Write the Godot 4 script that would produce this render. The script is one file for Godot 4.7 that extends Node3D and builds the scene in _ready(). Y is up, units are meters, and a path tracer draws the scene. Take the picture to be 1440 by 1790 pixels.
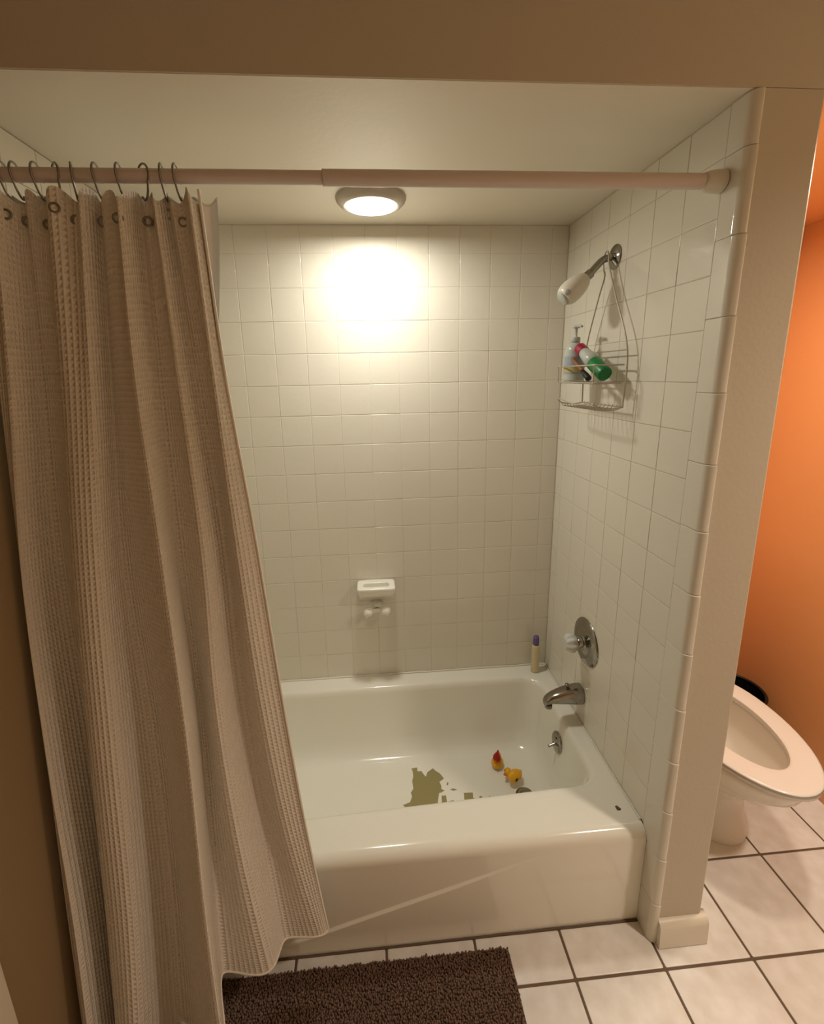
extends Node3D
# A tiled bath alcove with a tub, half-drawn curtain and a toilet nook to the right.
# Axes: x right, y up, z towards the viewer; the tiled back wall is z = 0, the floor is y = 0.

const P := 0.1095           # wall tile pitch
const XR := 0.7167          # tiled face of the divider wall
const XL := -0.718          # left wall
const HC := 2.054           # underside of the soffit
const ROW := 1.5257         # height of one horizontal joint
const ZA := 0.7094          # last vertical joint on the divider wall
const Q := 0.2461           # floor tile pitch

var M := {}
var rng := RandomNumberGenerator.new()


# ------------------------------------------------------------------ mesh builder
class MB:
	var v := PackedVector3Array()
	var n := PackedVector3Array()
	var uv := PackedVector2Array()
	var ix := PackedInt32Array()

	# rows of points joined by quads; orient: null = outwards, else a direction the faces look towards
	func grid(rows: Array, closed := false, orient = null, uvs = null) -> void:
		var base := v.size()
		var h := rows.size()
		var w: int = rows[0].size()
		var nv := PackedVector3Array()
		nv.resize(h * w)
		var tris := PackedInt32Array()
		for r in h:
			for c in w:
				v.append(rows[r][c])
				uv.append(uvs[r][c] if uvs != null else Vector2(float(c) / maxf(w - 1, 1), float(r) / maxf(h - 1, 1)))
		var last := w if closed else w - 1
		for r in h - 1:
			for c in last:
				var a := r * w + c
				var b := r * w + (c + 1) % w
				var d := (r + 1) * w + c
				var e := (r + 1) * w + (c + 1) % w
				tris.append_array([a, b, e, a, e, d])
		finish(base, tris, h * w, orient)

	func finish(base: int, tris: PackedInt32Array, count: int, orient) -> void:
		var nv := PackedVector3Array()
		nv.resize(count)
		var mid := Vector3.ZERO
		for i in count:
			mid += v[base + i]
		mid /= count
		var score := 0.0
		for t in range(0, tris.size(), 3):
			var a := v[base + tris[t]]
			var b := v[base + tris[t + 1]]
			var c := v[base + tris[t + 2]]
			var f := (c - a).cross(b - a)
			for k in 3:
				nv[tris[t + k]] += f
			score += f.dot((a + b + c) / 3.0 - mid) if orient == null else f.dot(orient)
		var s := 1.0 if score >= 0.0 else -1.0
		for i in count:
			n.append((nv[i] * s).normalized() if nv[i].length() > 1e-14 else Vector3.UP)
		for t in range(0, tris.size(), 3):
			if s > 0.0:
				ix.append_array([base + tris[t], base + tris[t + 1], base + tris[t + 2]])
			else:
				ix.append_array([base + tris[t], base + tris[t + 2], base + tris[t + 1]])

	func cap(loop: PackedVector3Array, dir: Vector3) -> void:
		var base := v.size()
		var c := Vector3.ZERO
		for p in loop:
			c += p
		v.append(c / loop.size())
		uv.append(Vector2(0.5, 0.5))
		for p in loop:
			v.append(p)
			uv.append(Vector2(p.x, p.z))
		var tris := PackedInt32Array()
		for i in loop.size():
			tris.append_array([0, 1 + i, 1 + (i + 1) % loop.size()])
		finish(base, tris, loop.size() + 1, dir)

	# profile of (radius, height) turned round axis
	func lathe(prof: Array, at := Vector3.ZERO, axis := Vector3.UP, sides := 32, squash := Vector2.ONE) -> void:
		var q := Quaternion(Vector3.UP, axis.normalized()) if absf(axis.normalized().y) < 0.9999 else (Quaternion.IDENTITY if axis.y > 0 else Quaternion(Vector3.RIGHT, PI))
		var rows := []
		for p in prof:
			var row := PackedVector3Array()
			for k in sides:
				var a := TAU * k / sides
				row.append(at + q * Vector3(cos(a) * p.x * squash.x, p.y, sin(a) * p.x * squash.y))
			rows.append(row)
		grid(rows, true)

	func tube(pts: Array, rad, sides := 8, caps := true) -> void:
		var rows := []
		var up := Vector3.UP
		var t0: Vector3 = (pts[1] - pts[0]).normalized()
		if absf(t0.dot(up)) > 0.9:
			up = Vector3.RIGHT
		for i in pts.size():
			var t: Vector3 = (pts[mini(i + 1, pts.size() - 1)] - pts[maxi(i - 1, 0)]).normalized()
			var s := t.cross(up).normalized()
			up = s.cross(t).normalized()
			var r: float = rad[i] if rad is Array else rad
			var row := PackedVector3Array()
			for k in sides:
				var a := TAU * k / sides
				row.append(pts[i] + (s * cos(a) + up * sin(a)) * r)
			rows.append(row)
		grid(rows, true)
		if caps:
			cap(rows[0], pts[0] - pts[1])
			cap(rows[-1], pts[-1] - pts[-2])

	# bevelled box between two corners
	func box(lo: Vector3, hi: Vector3, b := 0.002) -> void:
		var c := (lo + hi) / 2.0
		var h := (hi - lo) / 2.0
		b = minf(b, minf(h.x, minf(h.y, h.z)) * 0.9)
		var rows := []
		for s in [[-1.0, 1.0], [-1.0, 0.0], [1.0, 0.0], [1.0, 1.0]]:
			var y: float = s[0] * (h.y - (0.0 if s[1] > 0.5 else b))
			var e: float = b if s[1] > 0.5 else 0.0
			var row := PackedVector3Array()
			var x0 := h.x - e
			var z0 := h.z - e
			for k in [[1, 1, 0], [1, 1, 1], [-1, 1, 1], [-1, 1, 0], [-1, -1, 0], [-1, -1, 1], [1, -1, 1], [1, -1, 0]]:
				var dx: float = b if k[2] == 1 else 0.0
				var dz: float = b if k[2] == 0 else 0.0
				row.append(c + Vector3(k[0] * (x0 - dx), y, k[1] * (z0 - dz)))
			rows.append(row)
		# each side its own faces so that they stay flat
		for r in 3:
			for k in 8:
				var a: Vector3 = rows[r][k]
				var b2: Vector3 = rows[r][(k + 1) % 8]
				var c2: Vector3 = rows[r + 1][(k + 1) % 8]
				var d2: Vector3 = rows[r + 1][k]
				quad(a, b2, c2, d2, (a + b2 + c2 + d2) / 4.0 - c)
		cap(rows[0], Vector3.DOWN)
		cap(rows[3], Vector3.UP)

	func quad(a: Vector3, b: Vector3, c: Vector3, d: Vector3, dir: Vector3) -> void:
		var base := v.size()
		for p in [a, b, c, d]:
			v.append(p)
			uv.append(Vector2(p.x + p.z, p.y))
		finish(base, PackedInt32Array([0, 1, 2, 0, 2, 3]), 4, dir)

	# flat polygon in x and z raised from y0 to y1
	func slab(poly: PackedVector2Array, y0: float, y1: float) -> void:
		var t := Geometry2D.triangulate_polygon(poly)
		var base := v.size()
		for p in poly:
			v.append(Vector3(p.x, y1, p.y))
			uv.append(p)
		finish(base, t, poly.size(), Vector3.UP)
		var lo := PackedVector3Array()
		var hi := PackedVector3Array()
		for p in poly:
			lo.append(Vector3(p.x, y0, p.y))
			hi.append(Vector3(p.x, y1, p.y))
		grid([lo, hi], true)

	func done() -> ArrayMesh:
		var a := []
		a.resize(Mesh.ARRAY_MAX)
		a[Mesh.ARRAY_VERTEX] = v
		a[Mesh.ARRAY_NORMAL] = n
		a[Mesh.ARRAY_TEX_UV] = uv
		a[Mesh.ARRAY_INDEX] = ix
		var m := ArrayMesh.new()
		m.add_surface_from_arrays(Mesh.PRIMITIVE_TRIANGLES, a)
		return m


# ------------------------------------------------------------------ scene helpers
var used := {}

func numbered(parent: Node, called: String) -> String:
	var key := str(parent.get_instance_id()) + called
	var k: int = used.get(key, 0)
	used[key] = k + 1
	return called if k == 0 else "%s_%03d" % [called, k]

func tag(o: Node, label: String, category: String, group := "") -> Node:
	o.set_meta("label", label)
	o.set_meta("category", category)
	if group:
		o.set_meta("group", group)
	return o

func thing(called: String, label: String, category: String, at := Vector3.ZERO, group := "") -> Node3D:
	var o := Node3D.new()
	o.name = numbered(self, called)
	o.position = at
	tag(o, label, category, group)
	add_child(o, true)
	return o

func put(called: String, mesh: Mesh, mat: Material, parent: Node = self) -> MeshInstance3D:
	var o := MeshInstance3D.new()
	o.name = numbered(parent, called)
	o.mesh = mesh
	o.material_override = mat
	parent.add_child(o, true)
	return o

func struct(called: String, mesh: Mesh, mat: Material) -> MeshInstance3D:
	var o := put(called, mesh, mat)
	o.set_meta("kind", "structure")
	return o

func box_mesh(lo: Vector3, hi: Vector3, b := 0.002) -> ArrayMesh:
	var m := MB.new()
	m.box(lo, hi, b)
	return m.done()

func mat(col: Color, rough := 0.5, metal := 0.0) -> StandardMaterial3D:
	var m := StandardMaterial3D.new()
	m.albedo_color = col
	m.roughness = rough
	m.metallic = metal
	return m

func noise_tex(freq: float, size := 512, bump := 0.0, ramp: Gradient = null, sd := 1) -> NoiseTexture2D:
	var t := NoiseTexture2D.new()
	t.width = size
	t.height = size
	t.seamless = true
	var f := FastNoiseLite.new()
	f.seed = sd
	f.frequency = freq
	f.fractal_octaves = 4
	t.noise = f
	if bump > 0.0:
		t.as_normal_map = true
		t.bump_strength = bump
	if ramp:
		t.color_ramp = ramp
	return t

func ramp2(a: Color, b: Color) -> Gradient:
	var g := Gradient.new()
	g.set_color(0, a)
	g.set_color(1, b)
	return g

func triplanar(m: StandardMaterial3D, per_metre: float, bump: float, freq := 0.02, sd := 3) -> void:
	m.uv1_triplanar = true
	m.uv1_world_triplanar = true
	m.uv1_scale = Vector3.ONE * per_metre
	m.normal_enabled = true
	m.normal_scale = 1.0
	m.normal_texture = noise_tex(freq, 512, bump, null, sd)

func rrect(x0: float, x1: float, z0: float, z1: float, rad: float, y: float, arc := 10, side := 6, each := [1.0, 1.0, 1.0, 1.0]) -> PackedVector3Array:
	var out := PackedVector3Array()
	var rs := [rad * each[0], rad * each[1], rad * each[2], rad * each[3]]
	var cs := [Vector2(x1 - rs[0], z1 - rs[0]), Vector2(x0 + rs[1], z1 - rs[1]), Vector2(x0 + rs[2], z0 + rs[2]), Vector2(x1 - rs[3], z0 + rs[3])]
	for q in 4:
		var c: Vector2 = cs[q]
		var r: float = rs[q]
		for k in arc + 1:
			var a := PI / 2 * (q + float(k) / arc)
			out.append(Vector3(c.x + cos(a) * r, y, c.y + sin(a) * r))
		var e := out[-1]
		var a2 := PI / 2 * (q + 1)
		var nc: Vector2 = cs[(q + 1) % 4]
		var r2: float = rs[(q + 1) % 4]
		var nx := Vector3(nc.x + cos(a2) * r2, y, nc.y + sin(a2) * r2)
		for k in range(1, side):
			out.append(e.lerp(nx, float(k) / side))
	return out

func smooth_path(pts: Array, per := 6) -> Array:
	var out := []
	for i in pts.size() - 1:
		var a: Vector3 = pts[maxi(i - 1, 0)]
		var b: Vector3 = pts[i]
		var c: Vector3 = pts[i + 1]
		var d: Vector3 = pts[mini(i + 2, pts.size() - 1)]
		for k in per:
			out.append(b.cubic_interpolate(c, a, d, float(k) / per))
	out.append(pts[-1])
	return out


# ------------------------------------------------------------------ scene
func _ready() -> void:
	rng.seed = 7
	stage()
	materials()
	shell()
	wall_tiles()
	floor_tiles()
	bathtub()
	curtain()
	rod_and_rings()
	toilet()
	bath_mat()
	ceiling_lights()
	shower()
	faucet()
	caddy()
	soap_dish()
	small_things()


func stage() -> void:
	var cam := Camera3D.new()
	cam.name = "camera"
	cam.position = Vector3(-0.007, 1.555, 1.6531)
	cam.rotation = Vector3(-0.222, -0.0716, -0.0211)
	cam.projection = Camera3D.PROJECTION_FRUSTUM
	cam.near = 0.05
	cam.far = 50.0
	cam.size = 0.05 * 1790.0 / 775.35
	cam.frustum_offset = Vector2(16.98, -63.94) * 0.05 / 775.35
	cam.current = true
	add_child(cam)
	var e := Environment.new()
	e.background_mode = Environment.BG_COLOR
	e.background_color = Color(0, 0, 0)
	e.tonemap_mode = Environment.TONE_MAPPER_LINEAR
	e.tonemap_exposure = 1.0
	e.sdfgi_enabled = true
	e.ssao_enabled = true
	e.ssil_enabled = true
	var we := WorldEnvironment.new()
	we.name = "environment"
	we.environment = e
	add_child(we)
	# neutral downlight in the alcove, warm downlights in the nook and in the ceiling of the main room
	lamp(Vector3(0.021, 2.018, 0.232), Color(1.0, 0.985, 0.94), 0.47, 0.0)     # diffuse part of the downlight
	lamp(Vector3(0.021, 2.017, 0.232), Color(1.0, 0.985, 0.94), 0.25, 54.0)    # the part its reflector throws down
	lamp(Vector3(1.17, 2.018, 0.650), Color(1.0, 0.93, 0.84), 0.9, 0.0)
	lamp(Vector3(1.40, 2.400, 1.52), Color(1.0, 0.93, 0.86), 2.8, 66.0)


func lamp(at: Vector3, col: Color, energy: float, cone: float) -> void:
	var l: Light3D
	if cone > 0.0:      # set back in its can, so it throws a cone
		var sp := SpotLight3D.new()
		sp.spot_angle = cone
		sp.spot_angle_attenuation = 1.0
		sp.spot_range = 9.0
		sp.spot_attenuation = 2.0
		sp.light_size = 0.07
		l = sp
	else:               # flush diffuser
		var ar := AreaLight3D.new()
		ar.area_size = Vector2(0.11, 0.11)
		ar.area_range = 9.0
		ar.area_attenuation = 2.0
		l = ar
	l.name = numbered(self, "lamp_glow")
	l.light_color = col
	l.light_energy = energy
	l.shadow_enabled = true
	l.position = at
	l.rotation = Vector3(-PI / 2, 0, 0)
	add_child(l)


func materials() -> void:
	M.tile = mat(Color(0.905, 0.885, 0.825), 0.10)
	triplanar(M.tile, 5.0, 0.5, 0.012)
	M.grout = mat(Color(0.90, 0.87, 0.81), 0.6)
	M.tub = mat(Color(0.945, 0.935, 0.885), 0.13)
	M.ceiling = mat(Color(0.90, 0.87, 0.80), 0.33)
	triplanar(M.ceiling, 4.0, 0.35, 0.02, 5)
	M.paint = mat(Color(0.775, 0.735, 0.655), 0.55)
	triplanar(M.paint, 4.0, 0.5, 0.03, 6)
	M.orange = mat(Color(0.92, 0.665, 0.44), 0.45)
	triplanar(M.orange, 4.0, 0.5, 0.03, 8)
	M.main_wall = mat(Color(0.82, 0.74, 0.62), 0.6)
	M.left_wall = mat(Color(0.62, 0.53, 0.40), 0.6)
	M.white_trim = mat(Color(0.90, 0.87, 0.80), 0.35)
	M.floor_grout = mat(Color(0.40, 0.33, 0.26), 0.85)
	M.floor_tiles = []   # three batches
	for k in 3:
		var m := mat([Color(0.93, 0.92, 0.905), Color(0.915, 0.90, 0.88), Color(0.935, 0.92, 0.895)][k], 0.28)
		m.uv1_triplanar = true
		m.uv1_world_triplanar = true
		m.uv1_scale = Vector3.ONE * 2.3
		m.uv1_offset = Vector3(0.31 * k, 0.17, 0.43 * k)
		m.albedo_texture = M.floor_tiles[0].albedo_texture if k > 0 else noise_tex(0.012, 512, 0.0, ramp2(Color(0.93, 0.915, 0.89), Color(1, 1, 1)), 11)
		M.floor_tiles.append(m)
	M.chrome = mat(Color(0.62, 0.61, 0.58), 0.12, 1.0)
	M.dull_metal = mat(Color(0.55, 0.53, 0.50), 0.28, 1.0)
	M.porcelain = mat(Color(0.93, 0.905, 0.86), 0.12)
	M.seat = mat(Color(0.88, 0.855, 0.815), 0.25)
	M.rod = mat(Color(0.84, 0.79, 0.76), 0.4)
	M.white_plastic = mat(Color(0.90, 0.88, 0.83), 0.3)
	M.black_plastic = mat(Color(0.05, 0.045, 0.04), 0.4)
	M.wire = mat(Color(0.74, 0.71, 0.65), 0.35, 0.25)
	M.dark = mat(Color(0.10, 0.085, 0.07), 0.7)
	M.stain = mat(Color(0.60, 0.555, 0.37), 0.45)
	M.rust = mat(Color(0.36, 0.31, 0.23), 0.7)
	M.lamp_ring = mat(Color(0.74, 0.70, 0.64), 0.35, 0.4)
	M.lens = mat(Color(1, 0.98, 0.94), 0.4)
	M.lens.emission_enabled = true
	M.lens.emission = Color(1.0, 0.975, 0.93)
	M.lens.emission_energy_multiplier = 1.6
	# waffle cloth: one repeat holds 8 x 8 pits
	var s := 128
	var hm := Image.create(s, s, false, Image.FORMAT_RGB8)
	for y in s:
		for x in s:
			var cx := fposmod(x / 16.0, 1.0) - 0.5
			var cy := fposmod(y / 16.0, 1.0) - 0.5
			var rib := 0.5 - 0.5 * cos(TAU * cx)          # 1 on the ribs between columns of pits
			var bar := 0.5 - 0.5 * cos(TAU * cy)
			var g := clampf(maxf(rib, bar * 0.75), 0.0, 1.0)
			hm.set_pixel(x, y, Color(g, g, g))
	hm.bump_map_to_normal_map(6.0)
	M.cloth = mat(Color(0.94, 0.91, 0.86), 0.9)
	M.cloth.normal_enabled = true
	M.cloth.normal_texture = ImageTexture.create_from_image(hm)
	M.cloth.normal_scale = 0.9
	M.cloth.uv1_scale = Vector3(12.5, 12.5, 1)      # uv in metres: pits every 10 mm
	M.cloth.cull_mode = BaseMaterial3D.CULL_DISABLED
	M.cloth.backlight_enabled = true
	M.cloth.backlight = Color(0.10, 0.095, 0.085)
	M.hem = mat(Color(0.94, 0.91, 0.86), 0.9)
	M.liner = mat(Color(0.92, 0.91, 0.88), 0.45)
	M.liner.cull_mode = BaseMaterial3D.CULL_DISABLED
	M.liner.backlight_enabled = true
	M.liner.backlight = Color(0.35, 0.34, 0.32)
	M.mat_base = mat(Color(0.30, 0.225, 0.175), 0.95)
	M.pile = mat(Color(1, 1, 1), 0.95)
	M.pile.vertex_color_use_as_albedo = true
	M.clear = mat(Color(0.82, 0.83, 0.81), 0.05)
	M.clear.refraction_enabled = true
	M.clear.refraction_scale = 0.05
	M.gel = mat(Color(0.74, 0.76, 0.73), 0.25)
	M.yellow = mat(Color(0.93, 0.68, 0.06), 0.35)
	M.red = mat(Color(0.66, 0.06, 0.05), 0.35)
	M.green = mat(Color(0.02, 0.47, 0.22), 0.35)
	M.magenta = mat(Color(0.62, 0.03, 0.22), 0.35)
	M.brown = mat(Color(0.56, 0.36, 0.16), 0.5)
	M.purple = mat(Color(0.40, 0.33, 0.55), 0.4)
	M.cream = mat(Color(0.86, 0.79, 0.63), 0.4)


func shell() -> void:
	struct("floor", box_mesh(Vector3(-0.9, -0.12, -0.12), Vector3(1.72, 0.0, 2.72), 0.0005), M.floor_grout)
	struct("wall_back", box_mesh(Vector3(-0.84, 0.0, -0.12), Vector3(0.79, HC, 0.0), 0.0005), M.grout)
	struct("wall_nook", box_mesh(Vector3(0.79, 0.0, -0.12), Vector3(1.72, HC, 0.0), 0.0005), M.orange)
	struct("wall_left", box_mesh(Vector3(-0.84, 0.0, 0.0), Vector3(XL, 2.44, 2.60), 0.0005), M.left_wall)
	struct("wall_nook_right", box_mesh(Vector3(1.60, 0.0, 0.0), Vector3(1.72, HC, 0.76), 0.0005), M.orange)
	struct("wall_right", box_mesh(Vector3(1.60, 0.0, 0.76), Vector3(1.72, 2.44, 2.60), 0.0005), M.main_wall)
	struct("wall_front", box_mesh(Vector3(-0.84, 0.0, 2.60), Vector3(1.72, 2.44, 2.72), 0.0005), M.main_wall)
	struct("ceiling_soffit", box_mesh(Vector3(-0.84, HC, -0.12), Vector3(0.79, HC + 0.06, 0.757), 0.0003), M.ceiling)
	struct("ceiling_nook", box_mesh(Vector3(0.79, HC, -0.12), Vector3(1.72, HC + 0.06, 0.757), 0.0003), M.orange)
	struct("ceiling", box_mesh(Vector3(-0.84, 2.44, 0.70), Vector3(1.72, 2.56, 2.72), 0.0005), M.ceiling)
	struct("wall_header", box_mesh(Vector3(XL, HC + 0.001, 0.70), Vector3(1.60, 2.44, 0.760), 0.0003), M.paint)
	# divider wall, its end a little out of plumb
	var m := MB.new()
	var rows := []
	for y in [0.0, 0.5, 1.0, 1.5, HC]:
		var z := lerpf(0.786, 0.760, y / HC)
		var row := PackedVector3Array()
		for p in [Vector2(XR, 0.0), Vector2(0.8590, 0.0), Vector2(0.8590, z - 0.006), Vector2(0.8570, z - 0.002), Vector2(0.853, z), Vector2(0.728, z), Vector2(0.722, z - 0.003), Vector2(XR, z - 0.012)]:
			row.append(Vector3(p.x, y, p.y))
		rows.append(row)
	for k in 8:
		var a := []
		for r in rows:
			a.append(PackedVector3Array([r[k], r[(k + 1) % 8]]))
		var mid: Vector3 = (rows[2][k] + rows[2][(k + 1) % 8]) / 2.0
		m.grid(a, false, mid - Vector3(0.788, 1.0, 0.39) if k != 0 and k != 4 else (Vector3.BACK if k == 4 else Vector3.FORWARD))
	m.cap(rows[0], Vector3.DOWN)
	m.cap(rows[4], Vector3.UP)
	struct("wall_divider", m.done(), M.paint)
	# rounded tile base at the foot of the divider wall
	m = MB.new()
	var prof := []
	for p in [Vector2(0.774, 0.0), Vector2(0.806, 0.0), Vector2(0.805, 0.004), Vector2(0.803, 0.05), Vector2(0.802, 0.068), Vector2(0.798, 0.078), Vector2(0.790, 0.084), Vector2(0.774, 0.085)]:
		prof.append(p)
	var lo := PackedVector3Array()
	var hi := PackedVector3Array()
	for p in prof:
		lo.append(Vector3(0.733, p.y, p.x))
		hi.append(Vector3(0.872, p.y, p.x))
	m.grid([lo, hi], true)
	m.cap(lo, Vector3.LEFT)
	m.cap(hi, Vector3.RIGHT)
	struct("baseboard_divider", m.done(), M.white_trim)
	# white casing of an opening in the left wall
	struct("trim_1", box_mesh(Vector3(XL, 0.0, 1.015), Vector3(XL + 0.02, 2.06, 1.085), 0.004), M.white_trim)
	struct("baseboard_right", box_mesh(Vector3(1.588, 0.0, 0.0), Vector3(1.60, 0.085, 2.6), 0.004), M.orange)


func tile_mesh(w: float, h: float, t := 0.0010) -> ArrayMesh:
	var m := MB.new()
	var prof := [[0.0, 0.0], [0.0003, 0.6], [0.0011, 0.88], [0.0028, 1.0]]
	var us := []
	var vs := []
	for side in [-1, 1]:
		for k in 4:
			var pr: Array = prof[k] if side < 0 else prof[3 - k]
			us.append([side * (w / 2 - pr[0]), pr[1]])
			vs.append([side * (h / 2 - pr[0]), pr[1]])
	var rows := []
	for y in vs:
		var row := PackedVector3Array()
		for x in us:
			row.append(Vector3(x[0], y[0], t * minf(x[1], y[1])))
		rows.append(row)
	m.grid(rows, false, Vector3.BACK)
	return m.done()


func wall_tiles() -> void:
	var cache := {}
	var joint := 0.0014
	var rows := [[ROW + 4 * P, HC - 0.001]]
	for k in range(3, -12, -1):
		rows.append([ROW + k * P, ROW + (k + 1) * P])
	# back wall
	var back := get_node("wall_back")
	var cols := [[-6 * P - (-6 * P - XL), -6 * P]]
	for k in range(-6, 6):
		cols.append([k * P, (k + 1) * P])
	cols.append([6 * P, XR - 0.001])
	for r in rows:
		for c in cols:
			# the soap dish stands in the place of one tile
			put_tile(back, cache, Vector3((c[0] + c[1]) / 2, (r[0] + r[1]) / 2, 0.0), c[1] - c[0] - joint, r[1] - r[0] - joint, 0.0)
	# divider wall
	var div := get_node("wall_divider")
	var deps := [[0.003, ZA - 6 * P]]
	for j in range(6, 0, -1):
		deps.append([ZA - j * P, ZA - (j - 1) * P])
	for r in rows:
		for c in deps:
			put_tile(div, cache, Vector3(XR, (r[0] + r[1]) / 2, (c[0] + c[1]) / 2), c[1] - c[0] - joint, r[1] - r[0] - joint, -PI / 2)
	# rounded edge tiles down the front of the divider wall
	var bh := 0.1523
	var y := 1.5257 - 0.021 - 10 * bh
	var first := true
	while y < HC - 0.01:
		var y0 := maxf(y, 0.0) + 0.0004
		var y1 := minf(y + bh, HC - 0.0005) - 0.0004
		if y1 - y0 > 0.01:
			var m := MB.new()
			var lean := lerpf(0.786, 0.760, (y0 + y1) / 2 / HC) - 0.760
			var prof := [Vector2(XR + 0.004, ZA + 0.0009), Vector2(XR - 0.0018, ZA + 0.0010), Vector2(XR - 0.0024, ZA + 0.003)]
			prof.append(Vector2(XR - 0.0024, 0.736 + lean))
			for k in range(0, 9):
				var a := PI / 2 * k / 8.0
				prof.append(Vector2(XR + 0.0166 - 0.019 * cos(a), 0.748 + lean + 0.0175 * sin(a)))
			prof.append(Vector2(XR + 0.0186, 0.7635 + lean))
			prof.append(Vector2(XR + 0.0186, 0.757 + lean))
			var rws := []
			for yy in [[y0, 0.0018], [y0 + 0.0006, 0.0004], [y0 + 0.002, 0.0], [y1 - 0.002, 0.0], [y1 - 0.0006, 0.0004], [y1, 0.0018]]:
				var row := PackedVector3Array()
				for i in prof.size():
					var p: Vector2 = prof[i]
					var q := p.lerp(Vector2(XR + 0.012, 0.74 + lean), clampf(yy[1] / 0.02, 0.0, 1.0))
					row.append(Vector3(q.x, yy[0], q.y))
				rws.append(row)
			m.grid(rws, false, Vector3(-1, 0, 0.6))
			m.cap(rws[0], Vector3.DOWN)
			m.cap(rws[5], Vector3.UP)
			put("edge_tile", m.done(), M.tile, div)
		y += bh
	# tiles on the left wall hang behind the curtain
	var m2 := MB.new()
	var lw := get_node("wall_left")
	for r in rows:
		for j in range(0, 7):
			var z0 := ZA - (j + 1) * P
			m2.box(Vector3(XL - 0.002, r[0] + 0.0008, maxf(z0, 0.002) + 0.0008), Vector3(XL + 0.002, r[1] - 0.0008, ZA - j * P - 0.0008), 0.001)
	var o := put("tile_facing", m2.done(), M.tile, lw)
	o.set_meta("kind", "stuff")


func put_tile(parent: Node, cache: Dictionary, at: Vector3, w: float, h: float, turn: float) -> void:
	var key := "%.3f %.3f" % [w, h]
	if not cache.has(key):
		cache[key] = tile_mesh(w, h)
	var o := put("tile", cache[key], M.tile, parent)
	var tilt := Basis(Vector3.RIGHT, rng.randfn(0.0, 0.0022)) * Basis(Vector3.UP, rng.randfn(0.0, 0.0022))
	o.transform = Transform3D(Basis(Vector3.UP, turn) * tilt, at)


func floor_tiles() -> void:
	var fl := get_node("floor")
	var g := 0.0068
	var cache := {}
	var rest := MB.new()
	for i in range(-7, 5):
		for j in range(-7, 10):
			var x0 := 0.725 + i * Q
			var z0 := 0.8457 + (j - 1) * Q
			var x1 := x0 + Q
			var z1 := z0 + Q
			x0 = maxf(x0 + g / 2, XL + 0.002)
			x1 = minf(x1 - g / 2, 1.598)
			z0 = maxf(z0 + g / 2, 0.002)
			z1 = minf(z1 - g / 2, 2.598)
			if x1 - x0 < 0.012 or z1 - z0 < 0.012:
				continue
			if z1 < 0.74 and x1 < 0.9 - 0.03:
				continue                      # under the tub
			if z0 < 0.734 and x0 < 0.72:
				z0 = 0.7375
				if z1 - z0 < 0.01:
					continue
			if z1 > 1.62:
				rest.box(Vector3(x0, -0.003, z0), Vector3(x1, 0.0016, z1), 0.0012)
				continue
			var key := "%.3f %.3f" % [x1 - x0, z1 - z0]
			if not cache.has(key):
				var m := MB.new()
				var h := Vector2(x1 - x0, z1 - z0) / 2
				var rws := []
				for p in [[0.0, -0.001], [0.0, 0.0004], [0.0008, 0.0013], [0.0024, 0.0016], [0.006, 0.0017]]:
					rws.append(rrect(-h.x + p[0], h.x - p[0], -h.y + p[0], h.y - p[0], maxf(0.003 - p[0] * 0.3, 0.0012), p[1], 2, 2))
				m.grid(rws, true)
				m.cap(rws[4], Vector3.UP)
				cache[key] = m.done()
			var o := put("tile", cache[key], M.floor_tiles[rng.randi_range(0, 2)], fl)
			o.position = Vector3((x0 + x1) / 2, 0.0, (z0 + z1) / 2)
			o.rotation = Vector3(rng.randfn(0.0, 0.001), 0, rng.randfn(0.0, 0.001))
	put("tile_field", rest.done(), M.floor_tiles[0], fl).set_meta("kind", "stuff")


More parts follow.
